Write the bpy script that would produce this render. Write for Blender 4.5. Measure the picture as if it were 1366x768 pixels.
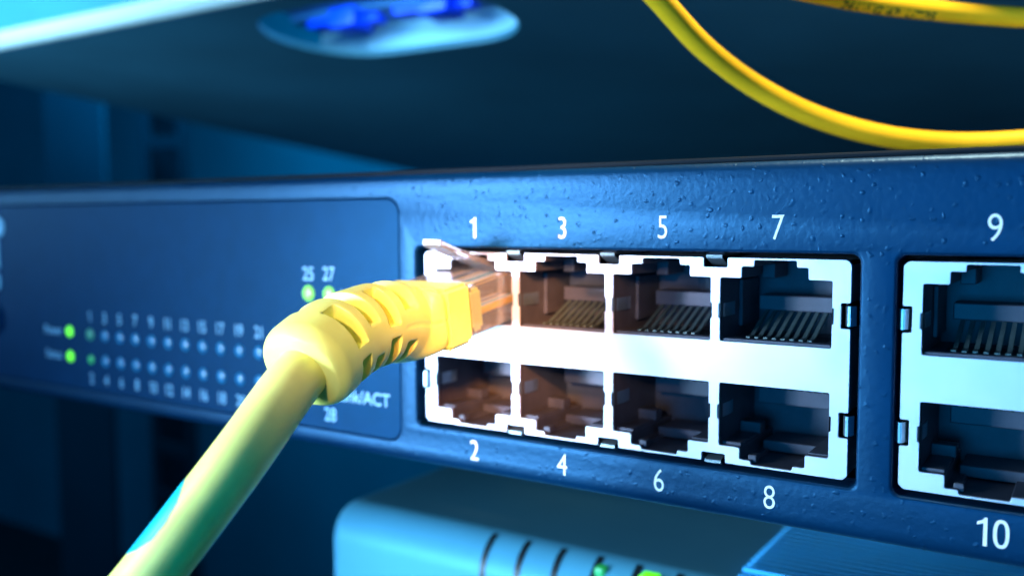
import bpy, bmesh, math, random
from mathutils import Vector, Matrix

random.seed(7)
S = 0.001                                   # everything below is written in millimetres
for o in list(bpy.data.objects):
    bpy.data.objects.remove(o)
scn = bpy.context.scene
col = scn.collection

# ------------------------------------------------------------------ camera
cam_d = bpy.data.cameras.new('camera')
cam = bpy.data.objects.new('camera', cam_d)
col.objects.link(cam)
R_ = Vector((0.84091894, 0.54114868, -0.00366634))
U_ = Vector((-0.03714111, 0.06447181, 0.99722812))
F_ = Vector((-0.53988506, 0.83845184, -0.07431443))
cam.matrix_world = Matrix(((R_.x, U_.x, -F_.x, 73.2786 * S),
                           (R_.y, U_.y, -F_.y, -103.7318 * S),
                           (R_.z, U_.z, -F_.z, 28.8684 * S),
                           (0, 0, 0, 1)))
cam_d.sensor_width = 36
cam_d.lens = 36 * 1227.63 / 1366
cam_d.clip_start = 0.002
cam_d.clip_end = 20
cam_d.dof.use_dof = True
cam_d.dof.focus_distance = 0.103
cam_d.dof.aperture_fstop = 16
scn.camera = cam

# ------------------------------------------------------------------ world, lamps, exposure
w = bpy.data.worlds.new('World')
scn.world = w
w.use_nodes = True
bg = w.node_tree.nodes['Background']
bg.inputs[0].default_value = (0.005, 0.14, 0.34, 1)
bg.inputs[1].default_value = 0.26

def aim(o, target):
    o.rotation_euler = (Vector(target) * S - o.location).to_track_quat('-Z', 'Y').to_euler()

def area(name, loc, target, size, power, color, size_y=None, spread=180):
    d = bpy.data.lights.new(name, 'AREA')
    d.energy = power; d.color = color; d.size = size * S
    if size_y:
        d.shape = 'RECTANGLE'; d.size_y = size_y * S
    d.spread = math.radians(spread)
    o = bpy.data.objects.new(name, d); col.objects.link(o)
    o.location = Vector(loc) * S
    aim(o, target)
    return o

def spot(name, loc, target, power, color, angle, blend, radius):
    d = bpy.data.lights.new(name, 'SPOT')
    d.energy = power; d.color = color
    d.spot_size = math.radians(angle); d.spot_blend = blend
    d.shadow_soft_size = radius * S
    o = bpy.data.objects.new(name, d); col.objects.link(o)
    o.location = Vector(loc) * S
    aim(o, target)
    return o

area('key_lamp', (-150, -225, 2), (0, -20, 0), 110, 0.15, (0.46, 0.76, 1.0), spread=42)
spot('port_spot', (-112, -190, 34), (-1, 0, 18), 3.2, (0.82, 0.78, 1.0), 17.5, 1.0, 14)  # unseen spot added for the lilac glow around the first port
spot('warm_spot', (62, -185, 66), (5, 0, 18), 2.8, (1.0, 0.62, 0.34), 14, 1.0, 10)  # unseen lamp added to warm the plug and nearby ports
spot('orange_spot', (96, -150, 84), (3, 3, 13), 4.8, (1.0, 0.32, 0.08), 10.5, 1.0, 6)  # added out of view, puts orange light inside the first ports
spot('cable_spot', (-120, -160, 90), (3, -47, 2), 0.9, (0.9, 1.0, 0.85), 20, 1.0, 12)  # unseen spot added to strengthen the highlight on the cable
spot('modem_spot', (-150, -170, -44), (-20, 20, -50), 5.0, (0.26, 0.60, 1.0), 26, 1.0, 15)  # extra spot added out of view to brighten the modem front
spot('cord_spot', (52, 3, 165), (50, 34, 52), 1.7, (1.0, 0.84, 0.55), 66, 0.6, 10)  # unseen spot added overhead to brighten the cords
area('front_fill', (40, -300, 6), (0, 150, 62), 120, 0.30, (0.0, 0.42, 1.0))
area('blue_fill', (260, -220, 80), (20, 0, 10), 160, 0.03, (0.0, 0.42, 1.0))
area('shelf_fill', (-260, -160, 60), (-170, 40, 95), 90, 0.20, (0.35, 0.75, 1.0), spread=60)  # unseen fill added to brighten the shelf front and its edge
area('background_fill', (-330, 160, 220), (-500, 430, 20), 120, 1.0, (0.0, 0.5, 1.0), spread=150)  # added fill for the back wall, no fixture there

scn.view_settings.view_transform = 'Standard'
scn.view_settings.look = 'None'
scn.view_settings.exposure = 0.0
scn.view_settings.gamma = 1.0
scn.render.engine = 'CYCLES'

# ------------------------------------------------------------------ materials
def mat(name, base, rough=0.5, metal=0.0, bump=None, emit=None, emit_s=0, trans=0, ior=1.45,
        mottling=0.0, mscale=300.0, sss=0.0, spec=0.5, coat=0.0, rough_var=0.0, tint=None):
    m = bpy.data.materials.new(name); m.use_nodes = True
    nt = m.node_tree; b = nt.nodes['Principled BSDF']
    b.inputs['Base Color'].default_value = (*base, 1)
    b.inputs['Roughness'].default_value = rough
    b.inputs['Metallic'].default_value = metal
    b.inputs['IOR'].default_value = ior
    b.inputs['Specular IOR Level'].default_value = spec
    b.inputs['Transmission Weight'].default_value = trans
    b.inputs['Coat Weight'].default_value = coat
    if tint: b.inputs['Specular Tint'].default_value = (*tint, 1)
    if sss:
        b.inputs['Subsurface Weight'].default_value = sss
        b.inputs['Subsurface Radius'].default_value = (0.0012, 0.001, 0.0003)
        b.inputs['Subsurface Scale'].default_value = 1.0
    if emit:
        b.inputs['Emission Color'].default_value = (*emit, 1)
        b.inputs['Emission Strength'].default_value = emit_s
    tc = nt.nodes.new('ShaderNodeTexCoord')
    if mottling:
        n = nt.nodes.new('ShaderNodeTexNoise'); n.inputs['Scale'].default_value = mscale
        n.inputs['Detail'].default_value = 5
        nt.links.new(tc.outputs['Object'], n.inputs['Vector'])
        r = nt.nodes.new('ShaderNodeMapRange')
        r.inputs['From Min'].default_value = 0.3; r.inputs['From Max'].default_value = 0.7
        r.inputs['To Min'].default_value = 1 - mottling; r.inputs['To Max'].default_value = 1 + mottling
        nt.links.new(n.outputs['Fac'], r.inputs['Value'])
        h = nt.nodes.new('ShaderNodeHueSaturation'); h.inputs['Color'].default_value = (*base, 1)
        nt.links.new(r.outputs['Result'], h.inputs['Value'])
        nt.links.new(h.outputs['Color'], b.inputs['Base Color'])
        if rough_var:
            r2 = nt.nodes.new('ShaderNodeMapRange')
            r2.inputs['From Min'].default_value = 0.3; r2.inputs['From Max'].default_value = 0.7
            r2.inputs['To Min'].default_value = rough - rough_var; r2.inputs['To Max'].default_value = rough + rough_var
            nt.links.new(n.outputs['Fac'], r2.inputs['Value'])
            nt.links.new(r2.outputs['Result'], b.inputs['Roughness'])
    if bump:
        kind, sc, st, dist = bump
        bn = nt.nodes.new('ShaderNodeBump')
        bn.inputs['Strength'].default_value = st; bn.inputs['Distance'].default_value = dist * S
        if kind == 'noise':
            n = nt.nodes.new('ShaderNodeTexNoise'); n.inputs['Scale'].default_value = sc
            n.inputs['Detail'].default_value = 4
            nt.links.new(tc.outputs['Object'], n.inputs['Vector'])
            nt.links.new(n.outputs['Fac'], bn.inputs['Height'])
        elif kind == 'brushed':
            mp = nt.nodes.new('ShaderNodeMapping'); mp.inputs['Scale'].default_value = (0.12, 1, 1)
            n = nt.nodes.new('ShaderNodeTexNoise'); n.inputs['Scale'].default_value = sc
            n.inputs['Detail'].default_value = 6
            nt.links.new(tc.outputs['Object'], mp.inputs['Vector'])
            nt.links.new(mp.outputs['Vector'], n.inputs['Vector'])
            nt.links.new(n.outputs['Fac'], bn.inputs['Height'])
        elif kind == 'paint':
            # powder coat: sparse raised specks of uneven size over a faint orange peel
            wn = nt.nodes.new('ShaderNodeTexNoise'); wn.inputs['Scale'].default_value = 900
            nt.links.new(tc.outputs['Object'], wn.inputs['Vector'])
            mx = nt.nodes.new('ShaderNodeVectorMath'); mx.operation = 'MULTIPLY_ADD'
            mx.inputs[1].default_value = (0.0010,) * 3
            nt.links.new(wn.outputs['Color'], mx.inputs[0]); nt.links.new(tc.outputs['Object'], mx.inputs[2])
            v = nt.nodes.new('ShaderNodeTexVoronoi'); v.inputs['Scale'].default_value = sc
            v.inputs['Randomness'].default_value = 1.0
            nt.links.new(mx.outputs['Vector'], v.inputs['Vector'])
            r = nt.nodes.new('ShaderNodeMapRange'); r.interpolation_type = 'SMOOTHSTEP'
            r.inputs['From Min'].default_value = 0.05; r.inputs['From Max'].default_value = 0.36
            r.inputs['To Min'].default_value = 1; r.inputs['To Max'].default_value = 0
            nt.links.new(v.outputs['Distance'], r.inputs['Value'])
            sep = nt.nodes.new('ShaderNodeSeparateColor'); nt.links.new(v.outputs['Color'], sep.inputs['Color'])
            th = nt.nodes.new('ShaderNodeMapRange')
            th.inputs['From Min'].default_value = 0.35; th.inputs['From Max'].default_value = 1.0
            nt.links.new(sep.outputs['Red'], th.inputs['Value'])
            mu = nt.nodes.new('ShaderNodeMath'); mu.operation = 'MULTIPLY'
            nt.links.new(r.outputs['Result'], mu.inputs[0]); nt.links.new(th.outputs['Result'], mu.inputs[1])
            n2 = nt.nodes.new('ShaderNodeTexNoise'); n2.inputs['Scale'].default_value = 1100; n2.inputs['Detail'].default_value = 3
            nt.links.new(tc.outputs['Object'], n2.inputs['Vector'])
            ma = nt.nodes.new('ShaderNodeMath'); ma.operation = 'MULTIPLY_ADD'; ma.inputs[1].default_value = 0.8
            nt.links.new(n2.outputs['Fac'], ma.inputs[0]); nt.links.new(mu.outputs['Value'], ma.inputs[2])
            nt.links.new(ma.outputs['Value'], bn.inputs['Height'])
        nt.links.new(bn.outputs['Normal'], b.inputs['Normal'])
    return m

M = {}
M['paint'] = mat('switch_paint', (0.0005, 0.021, 0.064), 0.40, tint=(0.12, 0.50, 1.0), bump=('paint', 1000, 0.55, 0.11), mottling=0.12, mscale=120, spec=0.6)
M['chassis'] = mat('chassis_black', (0.006, 0.012, 0.02), 0.7, spec=0.12, bump=('noise', 900, 0.3, 0.05))
M['window'] = mat('window_plastic', (0.0003, 0.025, 0.085), 0.45, spec=0.22, tint=(0.05, 0.5, 1.0), bump=('noise', 2500, 0.25, 0.02), mottling=0.08)
M['shield'] = mat('nickel_shield', (0.62, 0.69, 0.86), 0.42, 0.45, bump=('brushed', 1500, 0.18, 0.03), mottling=0.05, mscale=160, rough_var=0.05)
M['edge'] = mat('shield_edge', (0.45, 0.58, 0.66), 0.3, 0.9, mottling=0.1)
M['socket'] = mat('socket_plastic', (0.065, 0.07, 0.10), 0.42, tint=(0.8, 0.85, 1.0), bump=('noise', 1800, 0.3, 0.03), mottling=0.15, mscale=500)
M['gold'] = mat('contact_gold', (0.13, 0.19, 0.20), 0.4, 0.5, mottling=0.1, mscale=900)
M['print'] = mat('white_print', (0.85, 0.9, 0.92), 0.5, mottling=0.06, mscale=2500)
M['print_blue'] = mat('pale_blue_print', (0.22, 0.50, 0.78), 0.5, mottling=0.06, mscale=2500)
M['led_off'] = mat('lamp_lens_unlit', (0.02, 0.20, 0.42), 0.25, mottling=0.1, mscale=900)
M['led_green'] = mat('lamp_lens_green', (0.2, 0.7, 0.05), 0.3, emit=(0.13, 1.0, 0.0), emit_s=1.25, mottling=0.05)
M['led_lime'] = mat('lamp_lens_lime', (0.1, 0.5, 0.1), 0.3, emit=(0.35, 1.0, 0.08), emit_s=1.0, mottling=0.05)
M['led_dim'] = mat('lamp_lens_dim_green', (0.03, 0.3, 0.12), 0.3, emit=(0.02, 0.5, 0.08), emit_s=0.5, mottling=0.05)
M['led_faint'] = mat('lamp_lens_faint_green', (0.05, 0.25, 0.2), 0.3, emit=(0.01, 0.3, 0.12), emit_s=0.2, mottling=0.05)
M['yellow'] = mat('yellow_boot', (0.82, 0.90, 0.22), 0.40, bump=('noise', 700, 0.22, 0.06), mottling=0.05, mscale=350, sss=0.06)
M['jacket'] = mat('yellow_jacket', (0.92, 0.89, 0.25), 0.40, bump=('noise', 260, 0.35, 0.12), mottling=0.07, mscale=250, sss=0.12)
M['cord'] = mat('yellow_cord', (0.96, 0.56, 0.015), 0.42, bump=('noise', 400, 0.2, 0.08), mottling=0.05, mscale=300, sss=0.05)
M['cyan'] = mat('cyan_mark', (0.0, 0.46, 0.66), 0.45, mottling=0.08, mscale=600)
M['ink'] = mat('dark_ink', (0.06, 0.10, 0.02), 0.5, mottling=0.1)
M['smudge'] = mat('grey_smudge', (0.70, 0.70, 0.32), 0.5, mottling=0.15)
M['clear'] = mat('clear_polycarbonate', (0.98, 0.94, 0.96), 0.08, trans=0.86, ior=1.5, mottling=0.03)
M['wire'] = mat('wire_insulation', (0.85, 0.7, 0.4), 0.5, mottling=0.08)
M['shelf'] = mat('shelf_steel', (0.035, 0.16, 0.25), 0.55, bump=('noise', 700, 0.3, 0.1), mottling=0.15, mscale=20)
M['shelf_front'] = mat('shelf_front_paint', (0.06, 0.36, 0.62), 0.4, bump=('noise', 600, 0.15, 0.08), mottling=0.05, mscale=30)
M['pale'] = mat('pale_plate', (0.30, 0.58, 0.82), 0.45, mottling=0.05, mscale=40)
M['tray'] = mat('blue_tray', (0.02, 0.13, 0.38), 0.5, mottling=0.2, mscale=60)
M['blueplug'] = mat('blue_plastic', (0.0, 0.06, 0.95), 0.4, mottling=0.08)
M['post'] = mat('rack_post_paint', (0.006, 0.045, 0.075), 0.5, mottling=0.1, mscale=20, bump=('noise', 300, 0.2, 0.2))
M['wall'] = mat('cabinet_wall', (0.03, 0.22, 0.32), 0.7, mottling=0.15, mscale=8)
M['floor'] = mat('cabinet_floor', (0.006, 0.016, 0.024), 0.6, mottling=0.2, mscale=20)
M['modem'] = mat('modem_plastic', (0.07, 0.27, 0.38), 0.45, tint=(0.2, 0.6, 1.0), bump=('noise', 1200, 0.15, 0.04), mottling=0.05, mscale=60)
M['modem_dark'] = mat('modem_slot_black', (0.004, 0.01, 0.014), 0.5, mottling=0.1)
M['modem_top'] = mat('modem_top_blue', (0.03, 0.36, 0.72), 0.35, mottling=0.06, mscale=60)

# ------------------------------------------------------------------ object helpers
def link(name, me, m, parent=None, kind=None):
    o = bpy.data.objects.new(name, me); col.objects.link(o)
    if m is not None and len(me.materials) == 0:
        me.materials.append(M[m])
    if parent is not None:
        o.parent = parent
    if kind:
        o['kind'] = kind
    return o

def bm_obj(name, bm, m, parent=None, smooth=False, kind=None, angle=None):
    me = bpy.data.meshes.new(name)
    bmesh.ops.recalc_face_normals(bm, faces=bm.faces)
    bm.to_mesh(me); bm.free()
    if smooth:
        me.shade_smooth()
        if angle:
            me.set_sharp_from_angle(angle=math.radians(angle))
    return link(name, me, m, parent, kind)

def thing(name, label, cat, loc=(0, 0, 0), group=None):
    o = bpy.data.objects.new(name, None); col.objects.link(o)
    o.empty_display_size = 0.005
    o.location = Vector(loc) * S
    o['label'] = label; o['category'] = cat
    if group: o['group'] = group
    return o

def tag(o, label, cat, group=None):
    o['label'] = label; o['category'] = cat
    if group: o['group'] = group
    return o

def box(bm, x0, x1, y0, y1, z0, z1, bev=0.0, seg=2):
    r = bmesh.ops.create_cube(bm, size=1)
    vs = r['verts']
    for v in vs:
        v.co = Vector(((x0 + x1) / 2 + v.co.x * (x1 - x0), (y0 + y1) / 2 + v.co.y * (y1 - y0), (z0 + z1) / 2 + v.co.z * (z1 - z0))) * S
    if bev:
        es = list({e for v in vs for e in v.link_edges})
        bmesh.ops.bevel(bm, geom=es, offset=bev * S, segments=seg, affect='EDGES', profile=0.5)

def roundrect(x0, x1, z0, z1, r, n=5):
    pts = []
    for cx, cz, a0 in ((x1 - r, z1 - r, 0), (x0 + r, z1 - r, 90), (x0 + r, z0 + r, 180), (x1 - r, z0 + r, 270)):
        for i in range(n + 1):
            a = math.radians(a0 + 90 * i / n)
            pts.append((cx + r * math.cos(a), cz + r * math.sin(a)))
    return pts

def round_poly(pts, r, n=3):
    """round every corner of a polygon by radius r (small)"""
    out = []
    N = len(pts)
    for i in range(N):
        p = Vector(pts[i]); a = Vector(pts[i - 1]); b = Vector(pts[(i + 1) % N])
        d1 = (a - p); d2 = (b - p)
        rr = min(r, d1.length * 0.45, d2.length * 0.45)
        p1 = p + d1.normalized() * rr; p2 = p + d2.normalized() * rr
        for k in range(n + 1):
            t = k / n
            q = p1 * (1 - t) ** 2 + p * 2 * t * (1 - t) + p2 * t * t
            out.append((q.x, q.y))
    return out

def fill2d(loops, extrude=0.0, bevel=0.0):
    """mesh of a 2-D outline with holes (mm), extruded; local x,y stay x,y"""
    cu = bpy.data.curves.new('outline', 'CURVE'); cu.dimensions = '2D'; cu.fill_mode = 'BOTH'
    cu.extrude = extrude * S / 2
    cu.bevel_depth = bevel * S; cu.bevel_resolution = 1
    if bevel: cu.offset = -bevel * S
    for L in loops:
        sp = cu.splines.new('POLY'); sp.points.add(len(L) - 1); sp.use_cyclic_u = True
        for i, (x, y) in enumerate(L):
            sp.points[i].co = (x * S, y * S, 0, 1)
    o = bpy.data.objects.new('outline', cu); col.objects.link(o)
    dg = bpy.context.evaluated_depsgraph_get(); dg.update()
    me = bpy.data.meshes.new_from_object(o.evaluated_get(dg))
    bpy.data.objects.remove(o); bpy.data.curves.remove(cu)
    return me

def plate_xz(bm, loops, y_front, thick, bevel=0.0):
    """plate standing in the x-z plane, its front at y_front, reaching back by thick"""
    me = fill2d(loops, max(thick - 2 * bevel, 0), bevel)
    for v in me.vertices:
        x, y, z = v.co
        v.co = (x, y_front * S + thick * S / 2 + z * (-1), y)
    bm.from_mesh(me); bpy.data.meshes.remove(me)

def ring(bm, loopsY, closed=True):
    """connect successive loops [(pts, y)], pts in x-z"""
    prev = None
    for pts, y in loopsY:
        cur = [bm.verts.new((x * S, y * S, z * S)) for x, z in pts]
        if prev:
            n = len(cur)
            for i in range(n if closed else n - 1):
                j = (i + 1) % n
                bm.faces.new((prev[i], prev[j], cur[j], cur[i]))
        prev = cur
    return prev

def catmull(P, step=0.5):
    P = [Vector(p) for p in P]
    out = []
    for i in range(len(P) - 1):
        p0 = P[i - 1] if i else P[0] * 2 - P[1]
        p1, p2 = P[i], P[i + 1]
        p3 = P[i + 2] if i + 2 < len(P) else P[-1] * 2 - P[-2]
        n = max(2, int((p2 - p1).length / step))
        for k in range(n):
            t = k / n
            out.append(0.5 * ((2 * p1) + (p2 - p0) * t + (2 * p0 - 5 * p1 + 4 * p2 - p3) * t * t + (3 * p1 - p0 - 3 * p2 + p3) * t ** 3))
    out.append(P[-1])
    # resample evenly
    L = [0]
    for a, b in zip(out, out[1:]): L.append(L[-1] + (b - a).length)
    N = max(2, int(L[-1] / step)); res = []; j = 0
    for k in range(N + 1):
        d = L[-1] * k / N
        while j < len(L) - 2 and L[j + 1] < d: j += 1
        t = (d - L[j]) / max(1e-9, L[j + 1] - L[j])
        res.append(out[j].lerp(out[j + 1], t))
    return res, L[-1]

def frames(pts, side=Vector((1, 0, 0))):
    fr = []; s = side
    for i, p in enumerate(pts):
        t = (pts[min(i + 1, len(pts) - 1)] - pts[max(i - 1, 0)]).normalized()
        s = (s - t * s.dot(t)).normalized()
        u = s.cross(t)
        if i == 0 and u.z < 0: pass
        fr.append((p, t, s, u))
    return fr

def tube(bm, fr, rad, n=32, cap=True):
    """rad(i, ang) -> radius; rings closed"""
    prev = None; first = None
    for i, (p, t, s, u) in enumerate(fr):
        cur = []
        for k in range(n):
            a = 2 * math.pi * k / n
            r = rad(i, a)
            cur.append(bm.verts.new((p + s * math.cos(a) * r + u * math.sin(a) * r) * S))
        if prev:
            for k in range(n):
                bm.faces.new((prev[k], prev[(k + 1) % n], cur[(k + 1) % n], cur[k]))
        else: first = cur
        prev = cur
    if cap:
        bm.faces.new(first); bm.faces.new(list(reversed(prev)))

def text_mesh(txt, h, wscale=1.0, bold=0.0):
    """flat text centred on the origin in x-y, cap height h mm (returns mesh in metres)"""
    cu = bpy.data.curves.new('txt', 'FONT'); cu.body = txt; cu.size = 1; cu.offset = bold
    cu.resolution_u = 4
    o = bpy.data.objects.new('txt', cu); col.objects.link(o)
    dg = bpy.context.evaluated_depsgraph_get(); dg.update()
    me = bpy.data.meshes.new_from_object(o.evaluated_get(dg))
    bpy.data.objects.remove(o); bpy.data.curves.remove(cu)
    xs = [v.co.x for v in me.vertices]; ys = [v.co.y for v in me.vertices]
    k = h / (max(ys) - min(ys)) * S
    cx = (max(xs) + min(xs)) / 2; cy = (max(ys) + min(ys)) / 2
    for v in me.vertices:
        v.co = ((v.co.x - cx) * k * wscale, (v.co.y - cy) * k, 0)
    return me

def one_mesh(txt, h):
    one = [(-.19, .33), (-.19, .22), (.01, .30), (.01, -.5), (.13, -.5), (.13, .5), (.05, .5), (-.03, .40)]
    dx = -0.30 if txt == '10' else 0
    loops = [[((x + dx) * h, y * h) for x, y in one]]
    if txt == '10':
        for rx, ry in ((.25, .5), (.135, .385)):
            loops.append([((.26 + rx * math.copysign(abs(math.cos(t)) ** .85, math.cos(t))) * h, ry * math.copysign(abs(math.sin(t)) ** .85, math.sin(t)) * h)
                          for t in [2 * math.pi * (k + .5) / 36 for k in range(36)]])
    return fill2d(loops)

def put_text(name, txt, x, y, z, h, wscale, m, parent, bold=0.0, rot=0):
    me = text_mesh(txt, h, wscale, bold) if txt not in ('1', '10') else one_mesh(txt, h)
    me.name = name
    c, s_ = math.cos(rot), math.sin(rot)
    for v in me.vertices:
        a, b = v.co.x, v.co.y
        v.co = (x * S + a * c - b * s_, y * S, z * S + a * s_ + b * c)
    return link(name, me, m, parent)

# ================================================================== SETTING
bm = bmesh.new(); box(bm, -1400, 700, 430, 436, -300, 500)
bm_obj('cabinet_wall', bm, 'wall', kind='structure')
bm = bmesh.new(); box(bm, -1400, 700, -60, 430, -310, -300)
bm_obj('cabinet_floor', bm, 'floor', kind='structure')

# rack posts standing behind the switch
M['post_dark'] = mat('rack_post_dark_paint', (0.004, 0.02, 0.035), 0.5, mottling=0.1, mscale=20, bump=('noise', 300, 0.2, 0.2))
def post(x0, x1, y0, slots, label):
    t = thing('rack_post', label, 'rack post', ((x0 + x1) / 2, y0, -300), 'steel posts at the back of the cabinet')
    bm = bmesh.new()
    holes = []
    z = -290
    if slots:
        while z < 240:
            holes.append(roundrect(x0 + 5, x1 - 7, z, z + 22, 2)); z += 28
    outer = [(x0, -300), (x1, -300), (x1, 260), (x0, 260)]
    plate_xz(bm, [outer] + holes, y0, 2.0)
    box(bm, x0 - 2, x0, y0, y0 + 26, -300, 260, 0.4)
    bm2 = bm_obj('post_profile', bm, 'post_dark' if slots else 'post', t)
    bm2.location = -t.location
    return t
post(-440, -386, 200, False, 'broad plain steel post at the left, rising behind the long dark switch')
post(-372, -336, 215, True, 'narrower slotted steel post beside the broad plain one, behind the dark switch')

# ================================================================== NETWORK SWITCH
sw = thing('network_switch', 'dark blue rack switch with numbered ports, status lamps and one yellow cable plugged in', 'network switch')
YF = -0.8
def tp(x, z):            # a spot seen on the shield plane carried to the face plane
    k = 0.8 / 103.73
    return x + (73.28 - x) * k, z + (28.87 - z) * k

XL, XR = -150.0, 128.0
ZB, ZT = -6.4, 35.3
cutA = (-9.35, 51.35, -0.62, 25.0)
cutB = (55.05, 115.2, -0.62, 25.0)
winR = (-146.0, -12.4, -3.65, 32.0)
bm = bmesh.new()
e = 0.35
holes = [roundrect(a - e, b + e, c - e, d + e, 1.0) for a, b, c, d in (cutA, cutB)]
holes.append(roundrect(winR[0] - .2, winR[1] + .2, winR[2] - .2, winR[3] + .2, 2.3, 8))
plate_xz(bm, [[(XL, ZB + 1.5), (XR, ZB + 1.5), (XR, ZT - 1.1), (XL, ZT - 1.1)]] + holes, YF, 0.0)
for a, b, c, d in (cutA, cutB):
    L = []
    for k in range(4):
        t = math.radians(30 * k); g = e * (1 - math.sin(t)); dy = e * (1 - math.cos(t))
        L.append((roundrect(a - g, b + g, c - g, d + g, 1.0), YF + dy))
    L.append((roundrect(a, b, c, d, 1.0), YF + 4.5))
    ring(bm, L)
L = []
for k in range(4):
    t = math.radians(30 * k); g = .2 * (1 - math.sin(t)); dy = .2 * (1 - math.cos(t))
    L.append((roundrect(winR[0] - g, winR[1] + g, winR[2] - g, winR[3] + g, 2.3, 8), YF + dy))
L.append((roundrect(winR[0], winR[1], winR[2], winR[3], 2.3, 8), YF + 1.6))
ring(bm, L)
# rounded lower and upper edge of the face, then the folds running back
def strip(prof):
    prev = None
    for y, z in prof:
        cur = []
        n = 12
        for i in range(n + 1):
            cur.append(bm.verts.new(((XL + (XR - XL) * i / n) * S, y * S, z * S)))
        if prev:
            for i in range(n): bm.faces.new((prev[i], prev[i + 1], cur[i + 1], cur[i]))
        prev = cur
strip([(YF + 1.5 * (1 - math.cos(math.radians(a))), ZB + 1.5 - 1.5 * math.sin(math.radians(a))) for a in range(0, 91, 10)] + [(6, ZB)])
strip([(YF + 1.1 * (1 - math.cos(math.radians(a))), ZT - 1.1 + 1.1 * math.sin(math.radians(a))) for a in range(0, 91, 10)] + [(6, ZT)])
bmesh.ops.remove_doubles(bm, verts=bm.verts, dist=1e-7)
bm_obj('faceplate', bm, 'paint', sw, smooth=True, angle=35)

bm = bmesh.new()
box(bm, XL + 1, XR - 1, 14, 190, ZB + 0.6, ZT - 0.4, 0.3)
bm_obj('chassis_body', bm, 'chassis', sw)
bm = bmesh.new()
box(bm, XL + .5, XR - .5, 1.6, 188, ZT + 0.02, ZT + 0.75, 0.25)
bm_obj('top_cover', bm, 'chassis', sw)

# indicator window
bm = bmesh.new()
plate_xz(bm, [roundrect(winR[0] + .12, winR[1] - .12, winR[2] + .12, winR[3] - .12, 2.2, 8)], YF + 0.12, 1.2, 0.12)
win = bm_obj('indicator_window', bm, 'window', sw, smooth=True, angle=35)
YW = YF + 0.12

def dome(name, x, z, r, m):
    bm = bmesh.new()
    prev = None; n = 20
    for k in range(5):
        a = math.radians(90 * k / 4.3)
        rr = r * math.cos(a); y = YW - 0.02 - 0.30 * math.sin(a) * r
        cur = [bm.verts.new(((x + rr * math.cos(2 * math.pi * i / n)) * S, y * S, (z + rr * math.sin(2 * math.pi * i / n)) * S)) for i in range(n)]
        if prev:
            for i in range(n): bm.faces.new((prev[i], prev[(i + 1) % n], cur[(i + 1) % n], cur[i]))
        prev = cur
    bm.faces.new(prev)
    return bm_obj(name, bm, m, win, smooth=True)

for i in range(12):
    x = -90.0 + 4.68 * i
    for row, (zl, zn) in enumerate(((7.12, 10.55), (2.3, -1.35))):
        px, pz = tp(x, zl)
        m = 'led_off'
        if i == 0: m = 'led_faint' if row == 0 else 'led_dim'
        dome('indicator_light', px, pz, 1.12 if not (i == 0 and row == 1) else 0.8, m)
        nx, nz = tp(x, zn)
        t_ = str(2 * i + 1 + row)
        put_text('indicator_number', t_, nx, YW - 0.03, nz, 2.0, 0.82, 'print_blue', win, 0.012)
for x in (-31.6, -27.2):
    px, pz = tp(x, 17.4); dome('indicator_light', px, pz, 1.25, 'led_lime')
    px, pz = tp(x, 2.4); dome('indicator_light', px, pz, 1.0, 'led_off')
for t_, x, z in (('25', -31.6, 20.5), ('27', -27.2, 20.6), ('28', -27.4, -1.35)):
    px, pz = tp(x, z); put_text('indicator_number', t_, px, YW - 0.03, pz, 2.15, 0.84, 'print_blue', win, 0.012)
px, pz = tp(-20.4, 2.0); put_text('indicator_caption', 'Link/ACT', px, YW - 0.03, pz, 1.95, 0.98, 'print_blue', win, 0.012)
px, pz = tp(-21.6, 17.4); put_text('indicator_caption', '1000M', px, YW - 0.03, pz, 1.8, 0.95, 'print_blue', win, 0.0)
for z, t_ in ((7.3, 'Power'), (2.5, 'Status')):
    px, pz = tp(-96.8, z - (0 if z > 5 else 0.1)); dome('indicator_light', px, pz, 1.05, 'led_green')
    px, pz = tp(-102.4, z); put_text('indicator_caption', t_, px, YW - 0.03, pz, 1.7, 0.95, 'print_blue', win, 0.01)
# pale raised emblem strokes at the far left of the window
bm = bmesh.new()
for x0, x1, z0, z1, r in ((-121.4, -117.2, 25.6, 29.8, 2.0), (-122.6, -119.4, 18.8, 25.2, 1.0), (-122.6, -119.4, 14.6, 18.0, 1.2)):
    plate_xz(bm, [roundrect(x0, x1, z0, z1, r)], YW - 0.25, 0.25)
bm_obj('emblem_stroke', bm, 'print_blue', win)
bm = bmesh.new()
for yy, rr in ((YW, 2.9), (YW - 2.2, 2.9), (YW - 2.8, 2.3), (YW - 2.9, 0.01)): pass
ringpts = lambda r: [(-123.4 + r * math.cos(2 * math.pi * k / 28), 8.8 + r * math.sin(2 * math.pi * k / 28)) for k in range(28)]
ring(bm, [(ringpts(3.3), YW + .2), (ringpts(3.3), YW - 2.0), (ringpts(2.7), YW - 2.7), (ringpts(0.05), YW - 2.9)])
bm_obj('reset_button', bm, 'led_off', sw, smooth=True, angle=40)

# port numbers on the paint
for t_, x, z, h, ws in (('1', 0.25, 27.75, 2.75, .85), ('3', 14.25, 27.75, 2.75, .78), ('5', 28.2, 27.85, 2.75, .78), ('7', 42.2, 27.85, 2.78, .78),
                        ('9', 64.0, 27.87, 2.75, .80), ('2', .15, -3.3, 2.78, .78), ('4', 14.25, -3.31, 2.8, .78), ('6', 28.0, -3.32, 2.83, .78),
                        ('8', 41.75, -3.22, 2.75, .78), ('10', 64.75, -3.2, 2.95, .80)):
    px, pz = tp(x, z)
    put_text('port_number', t_, px, YF - 0.035, pz, h, ws, 'print', sw, -0.006)

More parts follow.
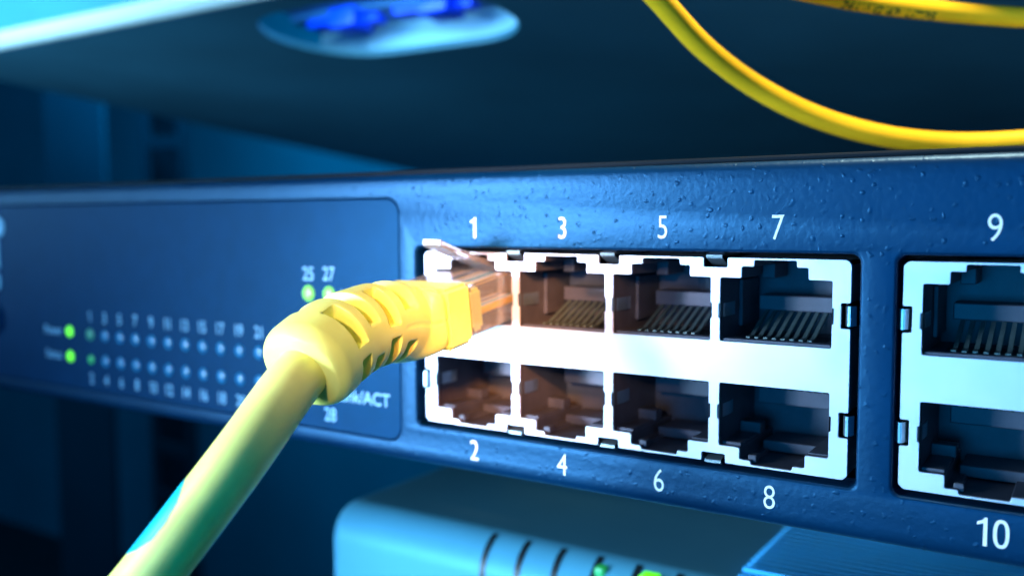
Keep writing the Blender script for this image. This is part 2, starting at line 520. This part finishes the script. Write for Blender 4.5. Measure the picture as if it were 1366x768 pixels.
# ------------------------------------------------------------------ port banks
P = 13.97
UP = [(-6.37, 14.53), (6.42, 14.53), (6.42, 22.0), (3.8, 22.0), (3.8, 23.35), (2.5, 23.35), (2.5, 24.10), (-2.35, 24.10), (-2.35, 23.35), (-3.82, 23.35), (-3.82, 22.0), (-6.37, 22.0)]
LO = [(-6.33, 9.57), (6.33, 9.57), (6.33, 2.2), (3.75, 2.2), (3.75, 0.72), (2.35, 0.72), (2.35, 0.24), (-2.45, 0.24), (-2.45, 0.72), (-3.8, 0.72), (-3.8, 2.1), (-6.33, 2.1)]
H = 24.35

def bulge(poly, zc0, zc1):
    """widen the side of the opening a touch where the side springs sit"""
    out = []
    for i, (x, z) in enumerate(poly):
        out.append((x, z))
        nx, nz = poly[(i + 1) % len(poly)]
        if abs(x - nx) < 1e-6 and abs(x) > 6:
            d = 0.22 if x > 0 else -0.22
            zs = (zc0, zc1) if nz > z else (zc1, zc0)
            out += [(x, zs[0]), (x + d, zs[0]), (x + d, zs[1]), (x, zs[1])]
    return out
UPb = bulge(UP, 17.25, 18.95); LOb = bulge(LO, 5.25, 6.95)

pin_up = bmesh.new()
def pin_mesh(flip):
    """one bent spring contact, drawn along y-z and 0.45 wide"""
    bm = bmesh.new()
    prof = [(1.8, 14.9), (3.4, 15.0), (9.2, 17.5), (9.6, 17.8)]
    wv = 0.23
    prev = None
    for y, z in prof:
        if flip: z = 25.3 - z
        cur = [bm.verts.new((dx * S, y * S, (z + dz) * S)) for dx, dz in ((-wv, -.13), (wv, -.13), (wv, .13), (-wv, .13))]
        if prev:
            for k in range(4): bm.faces.new((prev[k], prev[(k + 1) % 4], cur[(k + 1) % 4], cur[k]))
        else: bm.faces.new(cur)
        prev = cur
    bm.faces.new(list(reversed(prev)))
    bmesh.ops.recalc_face_normals(bm, faces=bm.faces)
    me = bpy.data.meshes.new('contact_pin'); bm.to_mesh(me); bm.free(); me.materials.append(M['gold'])
    return me
PIN = {False: pin_mesh(False), True: pin_mesh(True)}

def socket_mesh(poly, upper):
    bm = bmesh.new()
    shr = []
    D = 13.0
    # tunnel a hair inside the shield opening
    cxs = 0; inner = [(x * 0.985 if abs(x) > 6 else x, z) for x, z in poly]
    inner = round_poly(inner, 0.12, 2)
    # lip of plastic just behind the shield, then the tunnel
    last = ring(bm, [(inner, 0.42), (inner, D)])
    bm.faces.new(last)
    if upper:
        z0 = 14.53
        box(bm, -6.2, 6.25, 0.5, 1.9, z0 - 0.3, z0 + 0.34, 0.12)          # front lip of the floor
        box(bm, -4.6, 6.2, 9.0, 12.5, z0 + 3.0, z0 + 4.9, 0.15)              # block over the contacts
        box(bm, -6.25, -5.75, 6.2, 12.5, z0 + 1.2, z0 + 6.9, 0.1)
        box(bm, -3.8, -2.2, 7.5, 12.5, 21.6, 23.4, 0.12)                      # latch guide
    else:
        box(bm, -6.2, -3.9, 0.9, 8.2, 1.9, 2.45, 0.12)                      # left floor ledge and stop
        box(bm, -6.2, -3.6, 7.2, 9.2, 2.3, 3.7, 0.12)
        box(bm, 3.9, 6.2, 0.9, 9.2, 1.9, 2.4, 0.12)
        box(bm, 4.9, 6.2, 6.2, 9.2, 2.3, 3.6, 0.12)
        box(bm, -3.2, 3.4, 7.0, 12.6, 0.4, 1.7, 0.15)                       # rear floor step
        box(bm, -3.0, -2.0, 0.7, 2.0, 0.35, 1.25, 0.12)
        for k in range(9):
            x = -4.08 + 1.02 * k
            box(bm, x - 0.27, x + 0.27, 6.6, 9.3, 8.95, 9.6, 0.05, 1)
        box(bm, -4.6, 6.2, 9.2, 12.5, 5.8, 8.6, 0.15)
    bmesh.ops.recalc_face_normals(bm, faces=bm.faces)
    me = bpy.data.meshes.new('port_socket'); bm.to_mesh(me); bm.free(); me.materials.append(M['socket'])
    return me
SOCK = {True: socket_mesh(UP, True), False: socket_mesh(LO, False)}

def tab_mesh(side, z0, z1):
    """spring leaf folded back into the opening"""
    bm = bmesh.new()
    prev = None
    for y, dx in ((0.02, 0.0), (0.25, 0.16), (1.2, 0.38), (3.2, 0.5), (5.0, 0.3)):
        x = side * (6.62 - dx) if side > 0 else -(6.58 - dx)
        cur = [bm.verts.new(((x + a) * S, y * S, z * S)) for a, z in ((0, z0), (0, z1), (side * 0.12, z1), (side * 0.12, z0))]
        if prev:
            for k in range(4): bm.faces.new((prev[k], prev[(k + 1) % 4], cur[(k + 1) % 4], cur[k]))
        else: bm.faces.new(cur)
        prev = cur
    bm.faces.new(list(reversed(prev)))
    bmesh.ops.recalc_face_normals(bm, faces=bm.faces)
    me = bpy.data.meshes.new('ground_tab'); bm.to_mesh(me); bm.free(); me.materials.append(M['edge'])
    return me
bm = bmesh.new(); box(bm, -4.7, 4.7, 2.1, 9.0, 14.545, 14.6)
GAP_SHADE = bpy.data.meshes.new('contact_gap_shade'); bm.to_mesh(GAP_SHADE); bm.free(); GAP_SHADE.materials.append(M['modem_dark'])  # thin black sheet standing in for shade between the contact pins
TAB = {(s, u): tab_mesh(s, *((17.3, 18.9) if u else (5.3, 6.9))) for s in (-1, 1) for u in (True, False)}

def finger_mesh(kind):
    """outward spring finger bearing on the cut-out edge"""
    bm = bmesh.new()
    if kind == 'top':  prof = [(3.0, H - 1.3), (1.2, H - 0.75), (0.1, H - 0.25), (-0.45, H + 0.05), (-0.5, H + 0.3), (0.6, H + 0.62)]
    elif kind == 'bot': prof = [(3.0, 1.0), (1.2, 0.55), (0.25, 0.3), (-0.25, 0.1), (-0.25, -0.05), (0.6, -0.4)]
    prev = None
    if kind in ('top', 'bot'):
        for y, z in prof:
            cur = [bm.verts.new((x * S, (y + dy) * S, (z + dz) * S)) for x, dy, dz in ((-.98, 0, 0), (.98, 0, 0), (.98, .1, -.12 if kind == 'top' else .12), (-.98, .1, -.12 if kind == 'top' else .12))]
            if prev:
                for k in range(4): bm.faces.new((prev[k], prev[(k + 1) % 4], cur[(k + 1) % 4], cur[k]))
            else: bm.faces.new(cur)
            prev = cur
    else:
        s = 1 if kind == 'right' else -1
        for y, x in ((3.0, -0.75), (1.2, -0.45), (0.15, -0.2), (-0.35, 0.1), (-0.35, 0.3), (0.6, 0.75)):
            cur = [bm.verts.new(((s * x + dx) * S, (y + dy) * S, z * S)) for dx, dy, z in ((0, 0, -1.1), (0, 0, 1.1), (-s * .12, .1, 1.1), (-s * .12, .1, -1.1))]
            if prev:
                for k in range(4): bm.faces.new((prev[k], prev[(k + 1) % 4], cur[(k + 1) % 4], cur[k]))
            else: bm.faces.new(cur)
            prev = cur
    bm.faces.new(list(reversed(prev)))
    bmesh.ops.recalc_face_normals(bm, faces=bm.faces)
    me = bpy.data.meshes.new('spring_finger'); bm.to_mesh(me); bm.free(); me.materials.append(M['edge'])
    return me
FIN = {k: finger_mesh(k) for k in ('top', 'bot', 'left', 'right')}

def bank(x0, first):
    e1, e2 = -8.33, 3 * P + 8.41
    # outline with the spring notches cut into its edge
    o = [(e1 + .5, 0)]
    def notch_b(c): return [(c - 1.45, 0), (c - 1.45, 1.05), (c + 1.45, 1.05), (c + 1.45, 0)]
    mids = [P * (k + .5) - 0.0 for k in range(3)]
    for c in mids: o += notch_b(c)
    o += [(e2 - .5, 0), (e2, .5)]
    for a, b in ((4.7, 7.5), (16.8, 19.6)): o += [(e2, a), (e2 - 1.05, a), (e2 - 1.05, b), (e2, b)]
    o += [(e2, H - .5), (e2 - .5, H)]
    for c in reversed(mids): o += [(c + 1.45, H), (c + 1.45, H - 1.15), (c - 1.45, H - 1.15), (c - 1.45, H)]
    o += [(e1 + .5, H), (e1, H - .5)]
    for a, b in ((19.6, 16.8), (7.5, 4.7)): o += [(e1, a), (e1 + .95, a), (e1 + .95, b), (e1, b)]
    o += [(e1, .5)]
    loops = [round_poly([(x + x0, z) for x, z in o], 0.18, 2)]
    for k in range(4):
        for pl in (UPb, LOb):
            loops.append(round_poly([(x + x0 + P * k, z) for x, z in pl], 0.2, 2))
    bm = bmesh.new()
    plate_xz(bm, loops, 0.0, 0.4, 0.05)
    sh = bm_obj('metal_shield', bm, 'shield', sw)
    # folded sides of the shield can
    bm = bmesh.new()
    for xa, xb in ((e1 + x0 + .02, e1 + x0 + .3), (e2 + x0 - .3, e2 + x0 - .02)):
        for za, zb in ((.6, 4.6), (7.6, 16.7), (19.7, H - .6)): box(bm, xa, xb, 0.42, 13, za, zb)
    lo = e1 + x0 + .6
    for c in mids + [None]:
        hi = (c + x0 - 1.6) if c else (e2 + x0 - .6)
        box(bm, lo, hi, 0.42, 13, H - .16, H - .02); box(bm, lo, hi, 0.42, 13, .02, .16)
        lo = (c + x0 + 1.6) if c else 0
    bm_obj('shield_flange', bm, 'edge', sh)
    for c in mids:
        for kk in ('top', 'bot'):
            f = link('spring_finger', FIN[kk], None, sh); f.location = ((c + x0) * S, 0, 0)
    for z in (6.1, 18.2):
        f = link('spring_finger', FIN['left'], None, sh); f.location = ((e1 + x0 + .25) * S, 0, z * S)
        f = link('spring_finger', FIN['right'], None, sh); f.location = ((e2 + x0 - .25) * S, 0, z * S)
    for k in range(4):
        for up in (True, False):
            s_ = link('port_socket', SOCK[up], None, sw)
            s_.location = ((x0 + P * k) * S, 0, 0)
            for j in range(8):
                p_ = link('contact_pin', PIN[not up], None, s_); p_.location = ((-3.57 + 1.02 * j) * S, 0, 0)
            if up: link('contact_gap_shade', GAP_SHADE, None, s_)
            for sd in (-1, 1):
                link('ground_tab', TAB[(sd, up)], None, s_)
    # dark carrier closing the can behind the fingers
    bm = bmesh.new()
    box(bm, x0 + e1 + 0.35, x0 + e2 - .35, 13.05, 13.6, .3, H - .3)
    bm_obj('socket_carrier', bm, 'chassis', sh)
bank(0.0, 1)
bank(63.9, 9)

# ================================================================== YELLOW NETWORK CABLE
cab = thing('network_cable', 'thick yellow network cable with ribbed strain relief, plugged into port 1 of the switch', 'cable', (0, -13, 16.6))
def child(o):
    o.matrix_parent_inverse = Matrix.Translation(-cab.location)
    return o
def at(u, v, d):   # lay a hand-measured point of the cable's run (view angles and distance)
    return Vector((73.2786, -103.7318, 28.8684)) + (F_ + R_ * ((u - 683) / 1227.63) - U_ * ((v - 384) / 1227.63)) * d
tilt = math.radians(8)
def pl(x, y, z):    # plug space: y = 0 at the back of the yellow block, going into the port with +y
    c, s_ = math.cos(tilt), math.sin(tilt)
    return Vector((x, -13 + y * c - z * s_, 16.6 + y * s_ + z * c))
def pbox(bm, x0, x1, y0, y1, z0, z1, bev=0.2, seg=2):
    r = bmesh.ops.create_cube(bm, size=1); vs = r['verts']
    for v in vs:
        v.co = pl((x0 + x1) / 2 + v.co.x * (x1 - x0), (y0 + y1) / 2 + v.co.y * (y1 - y0), (z0 + z1) / 2 + v.co.z * (z1 - z0)) * S
    if bev:
        bmesh.ops.bevel(bm, geom=list({e for v in vs for e in v.link_edges}), offset=bev * S, segments=seg, affect='EDGES')

path_ctrl = [pl(0, -0.3, 0), pl(0, -3, 0), at(508, 430, 110.8), at(461, 448, 105.4), at(419, 479, 100.6), at(383, 520, 96.7), at(326, 601, 92.5), at(262, 686, 90), at(193, 775, 88.5), at(120, 865, 87.5), at(30, 975, 87)]
pts, total = catmull(path_ctrl, 0.16)
fr_all = frames(pts, Vector((1, 0, 0)))
step = total / (len(pts) - 1)
BL = 21.4                                             # boot length
nb = int(BL / step)
def superr(a, w_, h_, p):
    return 1.0 / ((abs(math.cos(a)) / w_) ** p + (abs(math.sin(a)) / h_) ** p) ** (1 / p)
def sm(x): x = max(0, min(1, x)); return x * x * (3 - 2 * x)
def adist(a, b):
    d = (a - b) % (2 * math.pi); return min(d, 2 * math.pi - d)
GRO = [(6.6, 0), (9.9, 1), (13.2, 0), (16.4, 1)]
def boot_r(i, a):
    s_ = i * step
    t = sm(s_ / 3.5)
    r = superr(a, 5.9 + (5.15 - 5.9) * t, 4.1 + (4.95 - 4.1) * t, 5.5 - 3.3 * t)
    if s_ < 0.9: r *= 0.90 + 0.10 * math.sqrt(max(0, 1 - (1 - s_ / 0.9) ** 2))
    taper = 1 + 0.05 * sm((s_ - 10) / 8)
    r *= taper
    for c, kd in GRO:
        g = 1 - sm((abs(s_ - c) - 0.74) / 0.30)
        if g <= 0: continue
        if kd == 0:
            d = min(adist(a, math.pi / 2), adist(a, -math.pi / 2)); k = 1 - sm((d - math.radians(62)) / math.radians(7))
        else:
            d = min(adist(a, 0), adist(a, math.pi))
            k = (1 - sm((d - math.radians(66)) / math.radians(7))) * sm((d - math.radians(7)) / math.radians(6))
        r -= 2.05 * g * k
    # seam of the mould along the sides
    for c in (0, math.pi):
        if adist(a, c) < 0.022 and s_ < 8: r -= 0.10
    if s_ > BL - 1.8:
        q = (s_ - (BL - 1.8)) / 1.8
        r *= math.sqrt(max(0, 1 - (q * 0.86) ** 2)) * 0.42 + 0.58
    return r
bm = bmesh.new(); tube(bm, fr_all[:nb + 1], boot_r, 144)
boot = child(bm_obj('strain_relief', bm, 'yellow', cab, smooth=True, angle=55))
def jr(i, a): return 2.98 + 0.05 * math.sin(i * 0.031 + 1.3 * math.sin(a)) 
bm = bmesh.new(); tube(bm, fr_all[nb - 12::3], jr, 48)
jacket = child(bm_obj('cable_jacket', bm, 'jacket', cab, smooth=True))
# printed cyan patch lying on the jacket
def patch(name, m, s0, s1, a0, a1, wob, parent, fr=fr_all, st=step, rbase=2.98, lift=0.06):
    bm = bmesh.new(); n = 46; k = 12; prev = None
    for i in range(n + 1):
        t = i / n
        s_ = s0 + (s1 - s0) * t
        p, tt, sd, uu = fr[min(len(fr) - 1, int(s_ / st))]
        edge = math.sin(math.pi * min(1, max(0, t))) ** 0.45
        am = a0 + (a1 - a0) * edge * (1 + wob * math.sin(t * 9 + 1) * 0.3 + wob * 0.15 * math.sin(t * 31))
        cur = []
        for j in range(k + 1):
            a = a0 + (am - a0) * j / k
            r = rbase + lift + 0.05 * 0
            cur.append(bm.verts.new((p + sd * math.cos(a) * r + uu * math.sin(a) * r) * S))
        if prev:
            for j in range(k): bm.faces.new((prev[j], prev[j + 1], cur[j + 1], cur[j]))
        prev = cur
    return bm_obj(name, bm, m, parent, smooth=True)
CAMV = Vector((73.2786, -103.7318, 28.8684))
def side_angle(s_, off):
    """angle on the jacket at s_, measured from the side that faces the viewer's left outline"""
    p, t, sd, uu = fr_all[int(s_ / step)]
    v = (CAMV - p); v = (v - t * v.dot(t)).normalized()
    a = math.atan2(v.dot(uu), v.dot(sd))
    return a + off
def s_of(u, v):
    best = None
    for i, (p, *_r) in enumerate(fr_all):
        d = p - CAMV; x = 683 + 1227.63 * d.dot(R_) / d.dot(F_); y = 384 - 1227.63 * d.dot(U_) / d.dot(F_)
        q = (x - u) ** 2 + (y - v) ** 2
        if best is None or q < best[0]: best = (q, i)
    return best[1] * step
sA, sB = s_of(275, 655), s_of(198, 765)
SGN = -1
a_ = side_angle((sA + sB) / 2, 0)
child(patch('cyan_marking', 'cyan', sA, sB, a_ + SGN * math.radians(105), a_ + SGN * math.radians(38), 0.10, cab))

# plug: yellow collar block, clear body, latch, wires
bm = bmesh.new(); pbox(bm, -5.9, 5.9, -0.6, 4.6, -4.05, 3.75, 0.5, 3)
child(bm_obj('plug_collar', bm, 'yellow', cab, smooth=True, angle=30))
bm = bmesh.new()
pbox(bm, -5.82, 5.82, 4.5, 20.5, -3.35, 3.3, 0.25)
child(bm_obj('plug_body', bm, 'clear', cab))
bm = bmesh.new()
pbox(bm, -4.8, 5.0, 4.62, 7.6, -3.0, 2.6, 0.5)
child(bm_obj('plug_insert', bm, 'yellow', cab, smooth=True, angle=30))
for k in range(8):
    bm = bmesh.new(); x = -3.57 + 1.02 * k
    pbox(bm, x - 0.4, x + 0.4, 6.9, 16.5, -1.2, -0.3, 0.15, 1)
    child(bm_obj('wire', bm, ('wire', 'print', 'led_off', 'wire', 'print', 'cyan', 'print', 'cord')[k], cab))
    bm = bmesh.new()
    pbox(bm, x - 0.15, x + 0.15, 16.6, 19.6, -3.2, -0.4, 0.05, 1)
    child(bm_obj('plug_contact', bm, 'gold', cab))
bm = bmesh.new()
prev = None
for y, z, w2 in ((7.5, 20.9, 2.6), (5.5, 21.8, 2.4), (3.0, 22.6, 2.0), (0, 23.3, 1.6), (-3, 24.1, 1.5), (-6, 24.9, 1.5), (-8.3, 25.6, 1.6), (-9.2, 26.0, 1.5)):
    cur = [bm.verts.new(Vector((x, y, z + dz)) * S) for x, dz in ((-w2, -.45), (w2, -.45), (w2, .4), (-w2, .4))]
    if prev:
        for k in range(4): bm.faces.new((prev[k], prev[(k + 1) % 4], cur[(k + 1) % 4], cur[k]))
    else: bm.faces.new(cur)
    prev = cur
bm.faces.new(list(reversed(prev)))
bmesh.ops.recalc_face_normals(bm, faces=bm.faces)
bmesh.ops.bevel(bm, geom=list(bm.edges), offset=0.1 * S, segments=1, affect='EDGES')
child(bm_obj('latch_clip', bm, 'clear', cab))

# ================================================================== YELLOW CORDS ABOVE THE SWITCH
def cord(ctrl, r, label):
    p, L = catmull(ctrl, 0.6)
    f = frames(p, Vector((0, 1, 0)))
    bm = bmesh.new(); tube(bm, f, lambda i, a: r, 28)
    o = thing('patch_cord', label, 'cable', ctrl[0], 'yellow cords hanging above the switch')
    j = bm_obj('cord_jacket', bm, 'cord', o, smooth=True); j.location = -o.location
    return o, f, L / (len(p) - 1)
cord([(15, -6, 86), (17.5, 0.5, 72), (19.87, 5.6, 62.6), (22.63, 11.7, 57.6), (25.83, 19.3, 52.3), (30.5, 27.8, 47.6), (37.1, 35.3, 43.6), (45.3, 41.5, 40.9), (53.7, 46.9, 39.85), (62.8, 50.35, 39.95), (73.2, 52.4, 40.9), (90, 52, 45), (104, 44, 54)],
     1.60, 'yellow cord sweeping down from the top edge to rest near the top of the switch')
c2, f2, st2 = cord([(14, -4, 74), (20.5, 8, 68), (27.91, 19.1, 62.9), (34.2, 29.0, 61.5), (42.0, 39.95, 60.5), (51, 48.0, 59.55), (61.9, 54.97, 58.5), (72.6, 59.4, 57.8), (90, 62, 57), (110, 60, 58)],
             1.5, 'upper yellow cord with dark printed lettering at the top right edge of the picture')
# lettering wrapped on the upper cord
me = text_mesh('24AWG/4P  UTP5', 1.5, 1.05, 0.03)
s_mid = None
best = 1e9
for i, (p, *_r) in enumerate(f2):
    d = p - CAMV; x = 683 + 1227.63 * d.dot(R_) / d.dot(F_)
    if abs(x - 1180) < best: best = abs(x - 1180); s_mid = i * st2; pm = f2[i]
v_ = (CAMV - pm[0]); v_ = (v_ - pm[1] * v_.dot(pm[1])).normalized()
ac = math.atan2(v_.dot(pm[3]), v_.dot(pm[2]))
dn = Vector((0, 0, -1)); ad = math.atan2(dn.dot(pm[3]), dn.dot(pm[2]))
sg = 1 if ((ad - ac + math.pi) % (2 * math.pi) - math.pi) > 0 else -1
for v in me.vertices:
    s_ = s_mid + v.co.x / S; fi = s_ / st2; i0 = int(fi); p0 = f2[i0]; p1 = f2[i0 + 1]; tt = fi - i0
    a = ac + sg * (math.radians(38) - (v.co.y / S) / 1.5)
    p = p0[0].lerp(p1[0], tt); sd = p0[2].lerp(p1[2], tt); uu = p0[3].lerp(p1[3], tt)
    v.co = (p + sd * math.cos(a) * 1.53 + uu * math.sin(a) * 1.53) * S
l = link('cord_lettering', me, 'ink', c2); l.location = -c2.location

# ================================================================== SHELF ABOVE
k_ = 0.098; ang = math.atan(k_)
shf = thing('equipment_shelf', 'wide dark shelf overhead with pale blue front and a long oval slot in its underside', 'shelf', (0, 40, 78.5))
shf.rotation_euler = (-ang, 0, 0)
def loc(o): return o                  # children are written in the shelf's own space (x, depth, height)
slot = roundrect(-110.5, -41.5, 11.5, 51.5, 19.5, 10)
me = fill2d([[(-240, 3), (260, 3), (260, 370), (-240, 370)], slot], 1.4, 0.15)
for v in me.vertices: v.co.z += 0.7 * S
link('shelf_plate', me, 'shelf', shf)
# folded front: rounded lower edge rising to the pale front panel
bm = bmesh.new()
prof = [(3.2, 0.0)] + [(3.2 - 3.2 * math.sin(math.radians(a)), 3.2 - 3.2 * math.cos(math.radians(a))) for a in range(10, 91, 10)] + [(0, 60), (2, 60), (2, 3.6), (3.2, 1.6)]
prev = None
for x in (-420, -150, 260):
    cur = [bm.verts.new((x * S, y * S, z * S)) for y, z in prof]
    if prev:
        n = len(cur)
        for i in range(n): bm.faces.new((prev[i], prev[(i + 1) % n], cur[(i + 1) % n], cur[i]))
    else: bm.faces.new(cur)
    prev = cur
bm.faces.new(list(reversed(prev)))
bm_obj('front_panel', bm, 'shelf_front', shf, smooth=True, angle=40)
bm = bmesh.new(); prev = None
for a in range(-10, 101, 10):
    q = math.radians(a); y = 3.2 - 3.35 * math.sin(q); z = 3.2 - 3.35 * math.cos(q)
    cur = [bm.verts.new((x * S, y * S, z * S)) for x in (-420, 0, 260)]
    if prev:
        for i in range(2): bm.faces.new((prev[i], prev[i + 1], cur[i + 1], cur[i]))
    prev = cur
bm_obj('edge_highlight', bm, 'print', shf, smooth=True)  # white strip paints a bright highlight along the rounded shelf edge
bm = bmesh.new(); box(bm, -129.5, -124, -1.0, 0.2, 18, 55, 0.3)
bm_obj('front_slot', bm, 'modem_dark', shf)
bm = bmesh.new(); box(bm, -118, -30, 52.4, 53.6, 1.5, 10.5)
bm_obj('back_plate', bm, 'pale', shf)
bm = bmesh.new(); box(bm, -118, -30, 6, 54.6, 10.5, 11.5); box(bm, -118, -30, 40, 53.2, 8.6, 10.4, 0.3)
bm_obj('inner_tray', bm, 'tray', shf)
def blue_plug(x, label):
    t = thing('blue_plug', label, 'plug', (0, 0, 0), 'blue plugs in the shelf slot')
    t.matrix_world = Matrix.Translation(Vector((0, 40, 78.5)) * S) @ Matrix.Rotation(-ang, 4, 'X') @ Matrix.Translation(Vector((x, 40, 6.6)) * S)
    bm = bmesh.new(); box(bm, -4.4, 4.4, -5, 3.5, -3.2, 2.0, 0.8, 3)
    bm_obj('plug_housing', bm, 'blueplug', t, smooth=True, angle=40)
    bm = bmesh.new(); box(bm, 4.4, 9, -1, 3, -1.6, 0.8, 0.5, 2)
    bm_obj('plug_lever', bm, 'blueplug', t)
    bm = bmesh.new(); box(bm, -14, -4.3, -3, 2.5, -1.6, 0.8, 0.6, 2)
    bm_obj('plug_sleeve', bm, 'blueplug', t)
blue_plug(-94.5, 'left blue plug seen through the oval slot of the overhead shelf')
blue_plug(-65, 'right blue plug seen through the oval slot of the overhead shelf')
d = bpy.data.lights.new('slot_fill', 'AREA'); d.shape = 'RECTANGLE'; d.size = 0.06; d.size_y = 0.006; d.energy = 0.04; d.color = (0.35, 0.8, 1.0)  # hidden fill added inside the shelf to light the pale plate
o = bpy.data.objects.new('slot_fill', d); col.objects.link(o)
o.matrix_world = Matrix.Translation(Vector((0, 40, 78.5)) * S) @ Matrix.Rotation(-ang, 4, 'X') @ Matrix.Translation(Vector((-74, 8.5, 5.5)) * S) @ Matrix.Rotation(math.radians(92), 4, 'X')

# ================================================================== MODEM BELOW
bm = bmesh.new(); box(bm, -54, 220, 12, 190, -64.5, -62.2, 0.5)
tag(bm_obj('rack_tray', bm, 'floor'), 'dark flat rack tray carrying the pale blue modem', 'tray')
mo = thing('modem', 'pale blue modem with slotted front edge and green lamps, below the switch', 'modem', (0, 20, -64))
def mc(o): o.location = -mo.location; return o
mx0, mx1, my0, my1, mz0, mz1, rr = -48.3, 150.0, 20.0, 175.0, -62.0, -24.5, 6.5
bm = bmesh.new()
prev = None
def mprof(inset):
    p = [(my0 + inset, mz0 + inset)]
    for a in range(0, 91, 9): p.append((my0 + rr - (rr - inset) * math.cos(math.radians(a)), mz1 - rr + (rr - inset) * math.sin(math.radians(a))))
    p += [(my1 - inset, mz1 - inset), (my1 - inset, mz0 + inset)]
    return p
secs = []
for a in range(0, 91, 15):
    ins = 3.5 * (1 - math.sin(math.radians(a))); secs.append((mx0 + 3.5 * (1 - math.cos(math.radians(a))), ins))
secs += [(mx1 - x + mx0, i) for x, i in reversed(secs)]
for x, ins in secs:
    cur = [bm.verts.new((x * S, y * S, z * S)) for y, z in mprof(ins)]
    if prev:
        n = len(cur)
        for i in range(n): bm.faces.new((prev[i], prev[(i + 1) % n], cur[(i + 1) % n], cur[i]))
    else: bm.faces.new(cur)
    prev = cur
bm.faces.new(list(reversed(prev)))
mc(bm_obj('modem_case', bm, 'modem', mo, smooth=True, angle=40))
def slot_strip(x):
    bm = bmesh.new(); pr = []
    p = [(my0, mz1 - rr - 7)] + [(my0 + rr - rr * math.cos(math.radians(a)), mz1 - rr + rr * math.sin(math.radians(a))) for a in range(0, 80, 8)]
    prev = None
    for i, (y, z) in enumerate(p):
        hw = 0.6
        cur = [bm.verts.new(((x + sx * hw) * S, (y - 0.06) * S, (z + 0.04) * S)) for sx in (-1, 1)]
        if prev: bm.faces.new((prev[0], prev[1], cur[1], cur[0]))
        prev = cur
    return mc(bm_obj('vent_slot', bm, 'modem_dark', mo, smooth=True))
for k in range(6): slot_strip(-12.6 + 6.75 * k)
for x, m, q in ((16.8, 'led_green', 1.5), (8.6, 'led_dim', 0.9)):
    bm = bmesh.new(); box(bm, x - q, x + q, my0 + 1.4, my0 + 4.0, mz1 - 3.2, mz1 - 1.4 + 0.5 * q, 0.45, 3)
    mc(bm_obj('status_light', bm, m, mo))
bm = bmesh.new(); box(bm, 29, mx1 - 6, 27, my1 - 8, mz1 + .01, mz1 + .4, 0.15)  # ribbed section of the modem top, lighter blue than the case
ld = mc(bm_obj('ribbed_top', bm, 'modem_top', mo))
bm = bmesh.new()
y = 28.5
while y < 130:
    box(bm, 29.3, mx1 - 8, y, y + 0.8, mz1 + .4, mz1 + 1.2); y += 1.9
bm_obj('top_ribs', bm, 'modem_top', ld, kind='stuff')
